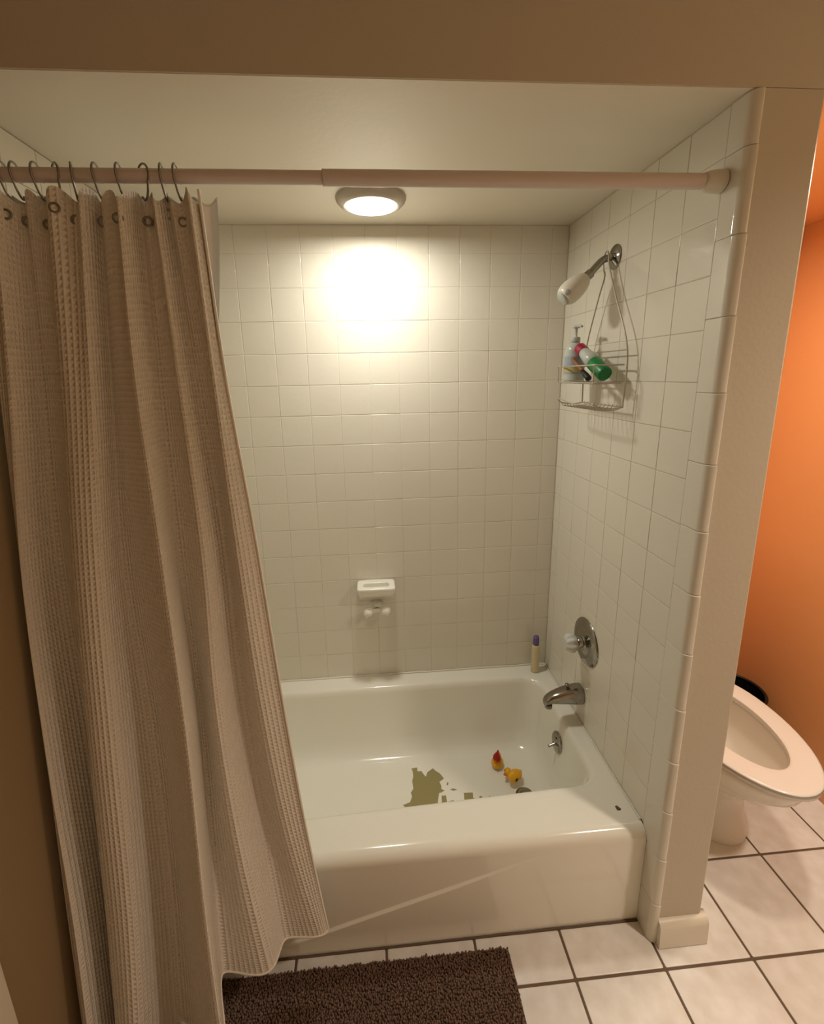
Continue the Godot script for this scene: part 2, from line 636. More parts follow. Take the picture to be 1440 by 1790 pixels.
func bathtub() -> void:
	var t := thing("bathtub", "white enamel bathtub with worn patches on its floor, built into the tiled alcove", "bathtub", Vector3(0, 0, 0))
	var m := MB.new()
	var L := XL + 0.003
	var R := XR - 0.003
	# rim and basin: bounds x0 x1 z0 z1, corner radius, height
	var loops := []
	for a in [
			[L, R, 0.003, 0.700, 0.004, 0.3200], [L + 0.01, R - 0.01, 0.012, 0.690, 0.01, 0.3200], [-0.690, 0.672, 0.062, 0.625, 0.10, 0.3196],
			[-0.682, 0.664, 0.071, 0.616, 0.105, 0.3185], [-0.676, 0.658, 0.077, 0.609, 0.108, 0.3150], [-0.671, 0.653, 0.082, 0.604, 0.11, 0.3080],
			[-0.665, 0.650, 0.086, 0.600, 0.112, 0.295], [-0.635, 0.645, 0.094, 0.592, 0.115, 0.24], [-0.590, 0.637, 0.105, 0.582, 0.12, 0.17],
			[-0.555, 0.630, 0.115, 0.572, 0.12, 0.115], [-0.535, 0.622, 0.124, 0.563, 0.12, 0.088], [-0.515, 0.610, 0.136, 0.551, 0.12, 0.067],
			[-0.495, 0.594, 0.152, 0.536, 0.12, 0.053], [-0.47, 0.570, 0.174, 0.515, 0.11, 0.0462], [-0.42, 0.53, 0.21, 0.48, 0.09, 0.0450]]:
		var lp := rrect(a[0], a[1], a[2], a[3], a[4], a[5], 12, 10, [0.55, 1.0, 1.0, 0.7])
		if loops.size() > 1:      # the front ledge widens a little towards the drain end
			for k in lp.size():
				lp[k].z -= 0.034 * clampf((lp[k].x + 0.30) / 0.95, 0.0, 1.0) * clampf((lp[k].z - 0.33) / 0.27, 0.0, 1.0)
		loops.append(lp)
	m.grid(loops, true, Vector3.UP)
	m.cap(loops[-1], Vector3.UP)
	put("basin", m.done(), M.tub, t)
	# apron: rolled front edge, flat face, and a raised panel below a slanting crease
	m = MB.new()
	var rows := []
	var xs := []
	for k in 61:
		xs.append(lerpf(L, R, k / 60.0))
	for s in 40:
		var row := PackedVector3Array()
		for x in xs:
			var z := 0.731
			var y := 0.0
			if s < 12:
				var a := PI / 2 * s / 11.0
				z = 0.700 + 0.031 * sin(a)
				y = 0.289 + 0.031 * cos(a)
			else:
				# crease height falls to the left and dies out to the right
				var cr := clampf(0.132 + (x - -0.02) * 0.315, 0.02, 0.262)
				var deep := 0.0065 * (1.0 - smoothstep(0.15, 0.45, x))
				var q := s - 12
				if q < 10:
					y = lerpf(0.289, cr + 0.004, q / 9.0)
					z = 0.731
				elif q < 18:
					var f := (q - 9) / 8.0
					y = lerpf(cr + 0.004, cr - 0.004, f)
					z = 0.731 + deep * smoothstep(0.0, 1.0, f)
				else:
					var f := (q - 17) / 10.0
					y = lerpf(cr - 0.004, 0.0, f)
					z = 0.731 + deep * (1.0 - f * 0.8)
			row.append(Vector3(x, y, z))
		rows.append(row)
	m.grid(rows, false, Vector3(0, 0.3, 1))
	put("apron", m.done(), M.tub, t)
	# bead of sealant along the tiles
	m = MB.new()
	var pts := []
	var prng := RandomNumberGenerator.new()
	prng.seed = 4
	for k in 60:
		pts.append(Vector3(lerpf(L, R, k / 59.0), 0.3215 + prng.randf_range(-0.001, 0.0012), 0.0045 + prng.randf_range(-0.001, 0.001)))
	m.tube(pts, 0.0042, 7)
	pts = []
	for k in 30:
		pts.append(Vector3(R - 0.001, 0.3215 + prng.randf_range(-0.001, 0.001), lerpf(0.006, 0.70, k / 29.0)))
	m.tube(pts, 0.0035, 7)
	put("sealant", m.done(), M.white_plastic, t)
	m = MB.new()
	pts = []
	for k in 50:
		pts.append(Vector3(lerpf(L, R, k / 49.0), 0.0012, 0.7345 + prng.randf_range(-0.0008, 0.0008)))
	m.tube(pts, 0.0035, 6)
	put("floor_joint", m.done(), M.floor_grout, t)
	# worn patches on the bottom
	var y0 := 0.0445
	var patches := [
		[0.108, 0.209, 0.131, 0.207, 0.130, 0.224, 0.146, 0.225, 0.154, 0.242, 0.160, 0.251, 0.168, 0.232, 0.193, 0.216, 0.199, 0.226, 0.216, 0.242, 0.228, 0.265, 0.208, 0.278, 0.213, 0.294, 0.211, 0.308, 0.222, 0.315, 0.208, 0.322, 0.201, 0.322, 0.193, 0.346, 0.185, 0.378, 0.172, 0.407, 0.141, 0.436, 0.129, 0.421, 0.124, 0.439, 0.112, 0.415, 0.104, 0.432, 0.103, 0.401, 0.091, 0.422, 0.091, 0.395, 0.083, 0.403, 0.080, 0.377, 0.063, 0.358, 0.090, 0.349, 0.099, 0.328, 0.096, 0.312, 0.107, 0.297, 0.106, 0.265, 0.112, 0.244, 0.112, 0.224],
		[0.192, 0.364, 0.204, 0.360, 0.207, 0.335, 0.224, 0.335, 0.223, 0.362, 0.245, 0.356, 0.259, 0.367, 0.249, 0.391, 0.220, 0.416, 0.190, 0.404],
		[0.267, 0.393, 0.286, 0.365, 0.291, 0.331, 0.324, 0.333, 0.321, 0.354, 0.339, 0.365, 0.346, 0.349, 0.355, 0.351, 0.349, 0.366, 0.357, 0.372, 0.333, 0.399, 0.288, 0.413],
		[0.243, 0.311, 0.258, 0.310, 0.270, 0.317, 0.252, 0.319],
		[0.237, 0.282, 0.242, 0.285, 0.238, 0.296, 0.233, 0.292],
		[0.380, 0.352, 0.387, 0.356, 0.382, 0.360, 0.377, 0.357]]
	for pc in patches:
		var poly := PackedVector2Array()
		for k in range(0, pc.size(), 2):
			poly.append(Vector2(pc[k], pc[k + 1]))
		m = MB.new()
		m.slab(poly, y0, y0 + 0.0008)
		put("worn_patch", m.done(), M.stain, t)
	# drain
	m = MB.new()
	m.lathe([Vector2(0.0, 0.002), Vector2(0.012, 0.003), Vector2(0.016, 0.0005), Vector2(0.022, 0.0005), Vector2(0.026, 0.0028), Vector2(0.032, 0.0024), Vector2(0.0335, 0.0)], Vector3(0.512, 0.0452, 0.362))
	put("drain", m.done(), M.chrome, t).set_meta("label", "round metal drain")
	# overflow plate with its lever
	var ax := Vector3(-1.0, 0.10, 0.0)
	m = MB.new()
	var oc := Vector3(0.6415, 0.222, 0.318)
	m.lathe([Vector2(0.0375, -0.003), Vector2(0.038, 0.002), Vector2(0.035, 0.0055), Vector2(0.027, 0.0075), Vector2(0.012, 0.0085), Vector2(0.0, 0.0085)], oc, ax, 40)
	var ov := put("overflow_plate", m.done(), M.chrome, t)
	m = MB.new()
	var lv := [oc + Vector3(-0.004, -0.004, 0), oc + Vector3(-0.018, -0.008, 0), oc + Vector3(-0.030, -0.013, 0), oc + Vector3(-0.034, -0.0145, 0)]
	m.tube(lv, [0.0055, 0.0048, 0.0042, 0.0055], 10)
	put("lever", m.done(), M.chrome, ov)
	for s in [-1, 1]:
		m = MB.new()
		m.lathe([Vector2(0.0038, 0.0), Vector2(0.0038, 0.0012), Vector2(0.002, 0.0018), Vector2(0.0, 0.0018)], oc + Vector3(-0.0075, s * 0.018, 0.0), ax, 12)
		put("screw", m.done(), M.dull_metal, ov)
	# chips in the enamel
	for c in [[0.669, 0.3202, 0.662, 0.0075], [0.600, 0.0538, 0.312, 0.005], [-0.36, 0.0700, 0.140, 0.003]]:
		m = MB.new()
		var poly := PackedVector2Array()
		for k in 11:
			var a := TAU * k / 11.0
			poly.append(Vector2(c[0], c[2]) + Vector2(cos(a), sin(a)) * c[3] * prng.randf_range(0.7, 1.15))
		m.slab(poly, c[1] - 0.001, c[1] + 0.0006)
		put("enamel_chip", m.done(), M.rust, t)


func curtain() -> void:
	var ys := [1.889, 1.55, 1.2, 0.85, 0.5, 0.17]
	var rz := [0.725, 0.765, 0.81, 0.855, 0.90, 0.955]
	var vz := [0.70, 0.715, 0.74, 0.765, 0.80, 0.85]
	var C := [   # folds from the wall to the free edge: x at each height, z at each height
		[[-0.703, -0.705, -0.706, -0.706, -0.706, -0.706], [0.70, 0.735, 0.775, 0.82, 0.865, 0.905]],
		[[-0.655, -0.673, -0.693, -0.684, -0.667, -0.659], [0.725, 0.76, 0.80, 0.845, 0.89, 0.94]],
		[[-0.615, -0.640, -0.660, -0.660, -0.662, -0.660], [0.70, 0.71, 0.735, 0.76, 0.79, 0.84]],
		[[-0.570, -0.585, -0.600, -0.605, -0.610, -0.615], [0.715, 0.752, 0.795, 0.838, 0.882, 0.935]],
		[[-0.51, -0.525, -0.543, -0.548, -0.55, -0.56], rz],
		[[-0.485, -0.507, -0.526, -0.517, -0.516, -0.519], vz],
		[[-0.443, -0.445, -0.426, -0.404, -0.393, -0.373], [0.73, 0.765, 0.81, 0.86, 0.91, 0.965]],
		[[-0.411, -0.42, -0.422, -0.415, -0.416, -0.404], [0.70, 0.712, 0.735, 0.755, 0.79, 0.85]],
		[[-0.382, -0.374, -0.361, -0.363, -0.339, -0.294], [0.725, 0.745, 0.77, 0.79, 0.82, 0.855]],
		[[-0.364, -0.347, -0.33, -0.325, -0.302, -0.263], [0.70, 0.708, 0.72, 0.735, 0.75, 0.79]],
		[[-0.321, -0.31, -0.295, -0.276, -0.242, -0.184], [0.725, 0.738, 0.753, 0.767, 0.78, 0.80]],
		[[-0.305, -0.29, -0.259, -0.232, -0.2, -0.16], [0.708, 0.718, 0.733, 0.748, 0.763, 0.78]]]
	var t := thing("shower_curtain", "off-white waffle-weave shower curtain hanging in deep folds at the left", "shower curtain", Vector3.ZERO)
	var nv := 72
	var per := 14
	var cols := []          # columns of points, top to bottom
	for col in C:
		var line := []
		for k in nv + 1:
			var f := pow(k / float(nv), 0.9) * 5.0
			var i := mini(int(f), 4)
			var w := f - i
			var q := func(a: Array) -> float: return cubic_interpolate(a[i], a[i + 1], a[maxi(i - 1, 0)], a[mini(i + 2, 5)], w)
			line.append(Vector3(q.call(col[0]), q.call(ys), q.call(col[1])))
		cols.append(line)
	var rows := []
	var uvs := []
	var n := (C.size() - 1) * per
	for k in nv + 1:
		var row := PackedVector3Array()
		var ur := PackedVector2Array()
		var down := k / float(nv)
		for j in n + 1:
			var i := mini(j / per, C.size() - 2)
			var w := float(j) / per - i
			var a: Vector3 = cols[maxi(i - 1, 0)][k]
			var b: Vector3 = cols[i][k]
			var c: Vector3 = cols[i + 1][k]
			var d: Vector3 = cols[mini(i + 2, C.size() - 1)][k]
			var p := b.cubic_interpolate(c, a, d, w)
			var u := float(j) / n
			# small pleats under the rings that die out downwards, slow drift below
			p.z += 0.011 * sin(u * TAU * 11.0 + 0.6) * pow(1.0 - down, 5.0)
			p.z += 0.004 * sin(u * 41.0 + down * 5.0) * smoothstep(0.0, 0.3, down)
			p.y -= 0.14 * smoothstep(0.62, 0.50, u) * down * down
			p.y += (0.012 * cos(u * TAU * 10.0) - 0.004) * pow(1.0 - down, 14.0)
			row.append(p)
			ur.append(Vector2(u, down * 1.73))
		rows.append(row)
		uvs.append(ur)
	# cloth runs evenly across the folds: measure it along the row two thirds down
	var run := 0.0
	for j in n + 1:
		if j > 0:
			run += rows[nv * 2 / 3][j].distance_to(rows[nv * 2 / 3][j - 1])
		for k in nv + 1:
			uvs[k][j] = Vector2(run, uvs[k][j].y)
	var m := MB.new()
	m.grid(rows, false, Vector3.BACK, uvs)
	var mesh := m.done()
	var st := SurfaceTool.new()
	st.create_from(mesh, 0)
	st.generate_tangents()
	put("cloth", st.commit(), M.cloth, t)
	m = MB.new()
	var edge := []
	for j in n + 1:
		edge.append(rows[nv][j])
	m.tube(edge, 0.0028, 6)
	edge = []
	for k in nv + 1:
		edge.append(rows[k][n])
	m.tube(edge, 0.0028, 6)
	put("hem", m.done(), M.hem, t)
	# eyelets just under the top edge
	for x in ring_places():
		var best: Vector3 = rows[1][0]
		for j in n + 1:
			if absf(rows[1][j].x - x) < absf(best.x - x):
				best = rows[1][j]
		m = MB.new()
		var pr := []
		for k in 9:
			var a := TAU * k / 8.0
			pr.append(Vector2(0.0075 + 0.0022 * cos(a), 0.0018 * sin(a)))
		m.lathe(pr, best + Vector3(0, -0.014, 0.001), Vector3(0.25, 0, 1), 18)
		put("eyelet", m.done(), M.dull_metal, t)
	# thin white liner behind it
	var l := thing("shower_liner", "plain white shower liner behind the waffle curtain, its edge showing at the top right", "shower liner", Vector3.ZERO)
	rows = []
	for k in 25:
		var row := PackedVector3Array()
		var down := k / 24.0
		for j in 121:
			var u := j / 120.0
			var x := lerpf(-0.70, lerpf(-0.282, -0.315, smoothstep(0.0, 0.25, down)), u)
			row.append(Vector3(x, lerpf(1.893, 0.36, down) - 0.012 * pow(absf(sin(u * TAU * 4.5)), 2.0) * (1.0 - down), 0.683 + 0.010 * sin(u * TAU * 9.0) * (1.0 - 0.5 * down) - 0.02 * smoothstep(0.2, 1.0, down)))
		rows.append(row)
	m = MB.new()
	m.grid(rows, false, Vector3.BACK)
	put("sheet", m.done(), M.liner, l)
	m = MB.new()
	m.tube(Array(rows[0]), 0.0022, 6)
	put("top_hem", m.done(), M.white_plastic, l)


func ring_places() -> Array:
	return [-0.642, -0.622, -0.586, -0.554, -0.525, -0.483, -0.443, -0.402, -0.368, -0.343]


func rod_and_rings() -> void:
	var y := 1.9195
	var z := 0.71
	var t := thing("curtain_rod", "pinkish-white telescoping shower rod spanning the alcove below the soffit", "curtain rod", Vector3.ZERO)
	var m := MB.new()
	m.tube([Vector3(XL + 0.01, y, z), Vector3(-0.06, y, z)], 0.0122, 24)
	put("inner_tube", m.done(), M.rod, t)
	m = MB.new()
	m.lathe([Vector2(0.0115, 0.0), Vector2(0.0142, 0.0004), Vector2(0.0146, 0.003), Vector2(0.0143, 0.006), Vector2(0.0143, 0.75), Vector2(0.012, 0.751)], Vector3(-0.078, y, z), Vector3.RIGHT, 28)
	put("outer_tube", m.done(), M.rod, t)
	for s in [[XR - 0.0025, -1.0], [XL + 0.0005, 1.0]]:
		m = MB.new()
		m.lathe([Vector2(0.0, 0.0), Vector2(0.0205, 0.0), Vector2(0.0215, 0.003), Vector2(0.0205, 0.022), Vector2(0.018, 0.034), Vector2(0.0155, 0.040), Vector2(0.0125, 0.041)], Vector3(s[0], y, z), Vector3(s[1], 0, 0), 28)
		put("end_cap", m.done(), M.white_plastic, t)
	# rust specks where rings have rubbed
	var words := ["first from the left edge", "second from the left edge", "third from the left edge", "fourth from the left, turned wide open", "fifth from the left, glinting on top",
			"sixth from the left", "seventh from the left", "third from the free edge, turned wide open", "second from the free edge", "at the free edge of the curtain"]
	var xs := ring_places()
	for i in xs.size():
		var turn: float = [0.1, 0.15, 0.1, 0.8, 0.45, 0.1, 0.1, 0.9, 0.15, 0.05][i]
		var r := thing("curtain_ring", "thin metal curtain ring on the rod, " + words[i], "curtain ring", Vector3(xs[i], y, z), "metal rings along the shower rod")
		var pts := []
		for k in 21:
			var a := lerpf(-0.25, PI + 0.75, k / 20.0)
			pts.append(Vector3(0.0, 0.0185 * sin(a) + 0.001, -0.0185 * cos(a)))
		pts.append(Vector3(0.001, -0.026, 0.008))
		pts.append(Vector3(0.002, -0.036, 0.000))
		pts.append(Vector3(0.002, -0.038, -0.008))
		pts.append(Vector3(0.001, -0.031, -0.013))
		pts.reverse()
		m = MB.new()
		m.tube(smooth_path(pts, 2), 0.0019, 8)
		put("hook", m.done(), M.dull_metal, r)
		m = MB.new()
		m.lathe([Vector2(0, -0.003), Vector2(0.0022, -0.002), Vector2(0.003, 0), Vector2(0.0022, 0.002), Vector2(0, 0.003)], Vector3(0, -0.0038, -0.0185), Vector3.UP, 10)
		put("tip", m.done(), M.dull_metal, r)
		r.rotation.y = turn


func toilet() -> void:
	var t := thing("toilet", "white toilet with its lid up, seen past the divider wall in the orange nook", "toilet", Vector3(1.155, 0, 0.0))
	var m := MB.new()
	# outline of bowl and seat seen from above: elongated oval, z from the hinge forwards
	var oval := func(hw: float, zb: float, zf: float, y: float, n := 56) -> PackedVector3Array:
		var out := PackedVector3Array()
		var zc := zb + (zf - zb) * 0.44
		for k in n:
			var a := TAU * k / n
			var c := cos(a)
			var s := sin(a)
			var zz := zc + (s * (zf - zc) if s > 0 else -pow(-s, 0.85) * (zc - zb))
			var sq := 1.0 if s > 0 else 0.86
			out.append(Vector3(signf(c) * pow(absf(c), sq) * hw, y, zz))
		return out
	# bowl with pedestal
	var rows := []
	for a in [[0.140, 0.16, 0.565, 0.0], [0.142, 0.158, 0.568, 0.004], [0.140, 0.16, 0.565, 0.02], [0.130, 0.17, 0.550, 0.06], [0.124, 0.175, 0.540, 0.12], [0.124, 0.18, 0.545, 0.17],
			[0.138, 0.19, 0.585, 0.22], [0.158, 0.20, 0.655, 0.27], [0.174, 0.205, 0.705, 0.32], [0.180, 0.21, 0.722, 0.36], [0.181, 0.21, 0.725, 0.372], [0.178, 0.213, 0.721, 0.379], [0.170, 0.22, 0.713, 0.382],
			[0.138, 0.255, 0.672, 0.382], [0.132, 0.262, 0.664, 0.378], [0.129, 0.268, 0.660, 0.365], [0.126, 0.272, 0.650, 0.33], [0.115, 0.285, 0.610, 0.27], [0.085, 0.31, 0.53, 0.20], [0.05, 0.33, 0.43, 0.165]]:
		rows.append(oval.call(a[0], a[1], a[2], a[3]))
	m.grid(rows, true, null)
	m.cap(rows[-1], Vector3.UP)
	put("bowl", m.done(), M.porcelain, t)
	# seat ring
	m = MB.new()
	rows = []
	for a in [[0.180, 0.215, 0.745, 0.389], [0.184, 0.212, 0.750, 0.392], [0.185, 0.211, 0.751, 0.400], [0.183, 0.213, 0.749, 0.407], [0.176, 0.220, 0.741, 0.411], [0.150, 0.245, 0.712, 0.4125],
			[0.120, 0.285, 0.672, 0.4115], [0.113, 0.292, 0.664, 0.408], [0.111, 0.294, 0.662, 0.402], [0.113, 0.292, 0.664, 0.391], [0.120, 0.285, 0.672, 0.389], [0.180, 0.215, 0.745, 0.389]]:
		rows.append(oval.call(a[0], a[1], a[2], a[3]))
	m.grid(rows, true, Vector3.ZERO)
	# close the ring by hand: the outward sense comes from its upper side
	m = MB.new()
	var top := rows.slice(2, 8)
	var under := rows.slice(8, 12)
	under.append(rows[0])
	under.append(rows[1])
	under.append(rows[2])
	m.grid(top, true, Vector3.UP)
	m.grid([rows[7], rows[8], rows[9], rows[10]], true, Vector3.DOWN)
	m.grid([rows[10], rows[11]], true, Vector3.DOWN)
	m.grid([rows[0], rows[1], rows[2], rows[3]], true)
	put("seat", m.done(), M.seat, t)
	# raised lid leaning on the tank
	m = MB.new()
	var lid := []
	for a in [[0.172, 0.0], [0.178, 0.003], [0.178, 0.012], [0.172, 0.016]]:
		var row := PackedVector3Array()
		for p in oval.call(a[0], 0.0, 0.43 + (a[0] - 0.172), a[1]):
			row.append(Vector3(p.x, p.z * 0.985, 0.0 - p.y - p.z * 0.04) + Vector3(0, 0.415, 0.232))
		lid.append(row)
	m.grid(lid, true)
	m.cap(lid[0], Vector3(0, 0, 1))
	m.cap(lid[3], Vector3(0, 0, -1))
	put("lid", m.done(), M.seat, t)
	for s in [-1, 1]:
		m = MB.new()
		m.lathe([Vector2(0, -0.02), Vector2(0.010, -0.02), Vector2(0.011, -0.016), Vector2(0.011, 0.016), Vector2(0.010, 0.02), Vector2(0, 0.02)], Vector3(s * 0.075, 0.402, 0.212), Vector3.RIGHT, 14)
		put("hinge", m.done(), M.seat, t)
	m = MB.new()
	rows = []
	for a in [[0.20, 0.022, 0.175, 0.36], [0.215, 0.016, 0.188, 0.38], [0.228, 0.014, 0.195, 0.55], [0.232, 0.012, 0.198, 0.70]]:
		rows.append(rrect(-a[0], a[0], a[1], a[2], 0.03, a[3], 5, 2))
	m.grid(rows, true)
	m.cap(rows[0], Vector3.DOWN)
	m.cap(rows[3], Vector3.UP)
	var tank := put("tank", m.done(), M.porcelain, t)
	m = MB.new()
	rows = []
	for a in [[0.238, 0.008, 0.204, 0.70], [0.241, 0.006, 0.206, 0.706], [0.240, 0.006, 0.206, 0.730], [0.232, 0.012, 0.198, 0.738]]:
		rows.append(rrect(-a[0], a[0], a[1], a[2], 0.03, a[3], 5, 2))
	m.grid(rows, true)
	m.cap(rows[0], Vector3.DOWN)
	m.cap(rows[3], Vector3.UP)
	put("tank_lid", m.done(), M.porcelain, tank)
	m = MB.new()
	m.tube([Vector3(-0.16, 0.65, 0.195), Vector3(-0.16, 0.65, 0.215), Vector3(-0.10, 0.64, 0.22)], [0.008, 0.008, 0.006], 10)
	put("flush_lever", m.done(), M.chrome, tank)
	m = MB.new()
	m.box(Vector3(-0.10, 0.18, 0.03), Vector3(0.10, 0.372, 0.24), 0.02)
	put("shelf_block", m.done(), M.porcelain, t)
	# waste bin by the far wall
	var b := thing("waste_bin", "black round waste bin on the floor between the toilet and the orange wall", "waste bin", Vector3(1.455, 0, 0.165))
	m = MB.new()
	m.lathe([Vector2(0.0, 0.0), Vector2(0.088, 0.0), Vector2(0.092, 0.004), Vector2(0.104, 0.26), Vector2(0.102, 0.26), Vector2(0.090, 0.008), Vector2(0.0, 0.006)], Vector3.ZERO, Vector3.UP, 40)
	put("body", m.done(), M.black_plastic, b)
	m = MB.new()
	var pr := []
	for k in 13:
		var a := TAU * k / 12.0
		pr.append(Vector2(0.106 + 0.006 * cos(a), 0.262 + 0.006 * sin(a)))
	m.lathe(pr, Vector3.ZERO, Vector3.UP, 40)
	put("rim", m.done(), M.black_plastic, b)


func bath_mat() -> void:
	var x0 := -0.47
	var x1 := 0.322
	var z0 := 0.768
	var z1 := 1.29
	var t := thing("bath_mat", "dark brown tufted bath mat on the tiles in front of the tub", "bath mat", Vector3(0, 0.0017, 0))
	var m := MB.new()
	var rows := []
	for a in [[0.0, 0.0], [0.0, 0.004], [0.002, 0.006]]:
		rows.append(rrect(x0 + a[0], x1 - a[0], z0 + a[0], z1 - a[0], 0.012, a[1], 4, 2))
	m.grid(rows, true)
	m.cap(rows[2], Vector3.UP)
	m.cap(rows[0], Vector3.DOWN)
	put("backing", m.done(), M.mat_base, t)
	m = MB.new()
	m.lathe([Vector2(0.0024, 0.0), Vector2(0.0029, 0.003), Vector2(0.0029, 0.0065), Vector2(0.0020, 0.009), Vector2(0.0, 0.0098)], Vector3.ZERO, Vector3.UP, 6)
	var mm := MultiMesh.new()
	mm.transform_format = MultiMesh.TRANSFORM_3D
	mm.use_colors = true
	mm.mesh = m.done()
	var list := []
	var r2 := RandomNumberGenerator.new()
	r2.seed = 21
	var z := z0 + 0.003
	var odd := false
	while z < z1:
		var x := x0 + (0.003 if odd else 0.006)
		while x < x1 - 0.001:
			var lean := Basis(Vector3(r2.randfn(0, 1), 0, r2.randfn(0, 1)).normalized(), r2.randf_range(0.0, 0.45))
			var s := r2.randf_range(0.85, 1.15)
			list.append([Transform3D(lean.scaled(Vector3(s, s * r2.randf_range(0.85, 1.1), s)), Vector3(x + r2.randfn(0, 0.0007), 0.004, z + r2.randfn(0, 0.0006))), r2.randf_range(0.8, 1.2)])
			x += 0.0050
		z += 0.0056
		odd = not odd
	mm.instance_count = list.size()
	for i in list.size():
		mm.set_instance_transform(i, list[i][0])
		mm.set_instance_color(i, Color(0.165, 0.097, 0.064) * list[i][1])
	var o := MultiMeshInstance3D.new()
	o.name = "pile"
	o.multimesh = mm
	o.material_override = M.pile
	o.set_meta("kind", "stuff")
	t.add_child(o)


func ceiling_lights() -> void:
	var labels := ["round white downlight glowing in the soffit above the tub", "round warm downlight in the soffit above the toilet", "round warm downlight in the higher ceiling in front of the alcove"]
	var at := [Vector3(0.021, HC, 0.232), Vector3(1.17, HC, 0.650), Vector3(1.40, 2.44, 1.52)]
	for i in 3:
		var t := thing("ceiling_light", labels[i], "ceiling light", at[i], "round downlights")
		var m := MB.new()
		m.lathe([Vector2(0.076, -0.008), Vector2(0.0755, -0.021), Vector2(0.078, -0.024), Vector2(0.081, -0.0236), Vector2(0.091, -0.018), Vector2(0.099, -0.010), Vector2(0.1015, -0.004), Vector2(0.102, 0.0)], Vector3.ZERO, Vector3.UP, 56)
		put("trim_ring", m.done(), M.lamp_ring, t)
		m = MB.new()
		m.lathe([Vector2(0.0760, -0.014), Vector2(0.0755, -0.0215), Vector2(0.072, -0.025), Vector2(0.05, -0.0285), Vector2(0.02, -0.030), Vector2(0.0, -0.030)], Vector3.ZERO, Vector3.UP, 48)
		put("lens", m.done(), M.lens, t)


func shower() -> void:
	var t := thing("shower", "chrome shower arm with a white head, high on the tiled right wall", "shower head", Vector3(XR - 0.002, 1.874, 0.322))
	var m := MB.new()
	m.lathe([Vector2(0.0, 0.012), Vector2(0.012, 0.012), Vector2(0.0125, 0.011), Vector2(0.022, 0.008), Vector2(0.031, 0.004), Vector2(0.034, 0.001), Vector2(0.034, 0.0)], Vector3.ZERO, Vector3.LEFT, 40)
	put("flange", m.done(), M.chrome, t)
	m = MB.new()
	var pts := smooth_path([Vector3(0.0, 0.0, 0), Vector3(-0.020, -0.002, 0), Vector3(-0.038, -0.010, 0), Vector3(-0.056, -0.028, 0), Vector3(-0.072, -0.046, 0)], 5)
	m.tube(pts, 0.0102, 18)
	put("arm", m.done(), M.chrome, t)
	var d := Vector3(-0.70, -0.61, 0.02).normalized()
	var j := Vector3(-0.068, -0.042, 0)
	m = MB.new()
	m.lathe([Vector2(0.0, 0.0), Vector2(0.0115, 0.0), Vector2(0.0135, 0.002), Vector2(0.0135, 0.012), Vector2(0.0125, 0.014), Vector2(0.0145, 0.016), Vector2(0.0145, 0.022), Vector2(0.011, 0.024), Vector2(0.0, 0.024)], j, d, 20)
	put("collar", m.done(), M.chrome, t)
	m = MB.new()
	m.lathe([Vector2(0.0, 0.018), Vector2(0.015, 0.018), Vector2(0.021, 0.026), Vector2(0.0275, 0.040), Vector2(0.031, 0.056), Vector2(0.0325, 0.072), Vector2(0.032, 0.086), Vector2(0.0295, 0.096), Vector2(0.026, 0.102), Vector2(0.022, 0.105), Vector2(0.0, 0.106)], j, d, 32)
	put("head", m.done(), M.white_plastic, t).set_meta("label", "white bulb-shaped spray head")
	m = MB.new()
	m.lathe([Vector2(0.020, 0.104), Vector2(0.021, 0.109), Vector2(0.017, 0.112), Vector2(0.0, 0.112)], j, d, 28)
	put("spray_face", m.done(), M.gel, t)
	m = MB.new()
	var side := Vector3(-0.40, 0.10, 0.90).normalized()
	m.lathe([Vector2(0.009, 0.0), Vector2(0.0085, 0.005), Vector2(0.006, 0.0075), Vector2(0.0, 0.0075)], j + d * 0.09 + side * 0.026, side, 16)
	put("spray_switch", m.done(), M.gel, t)


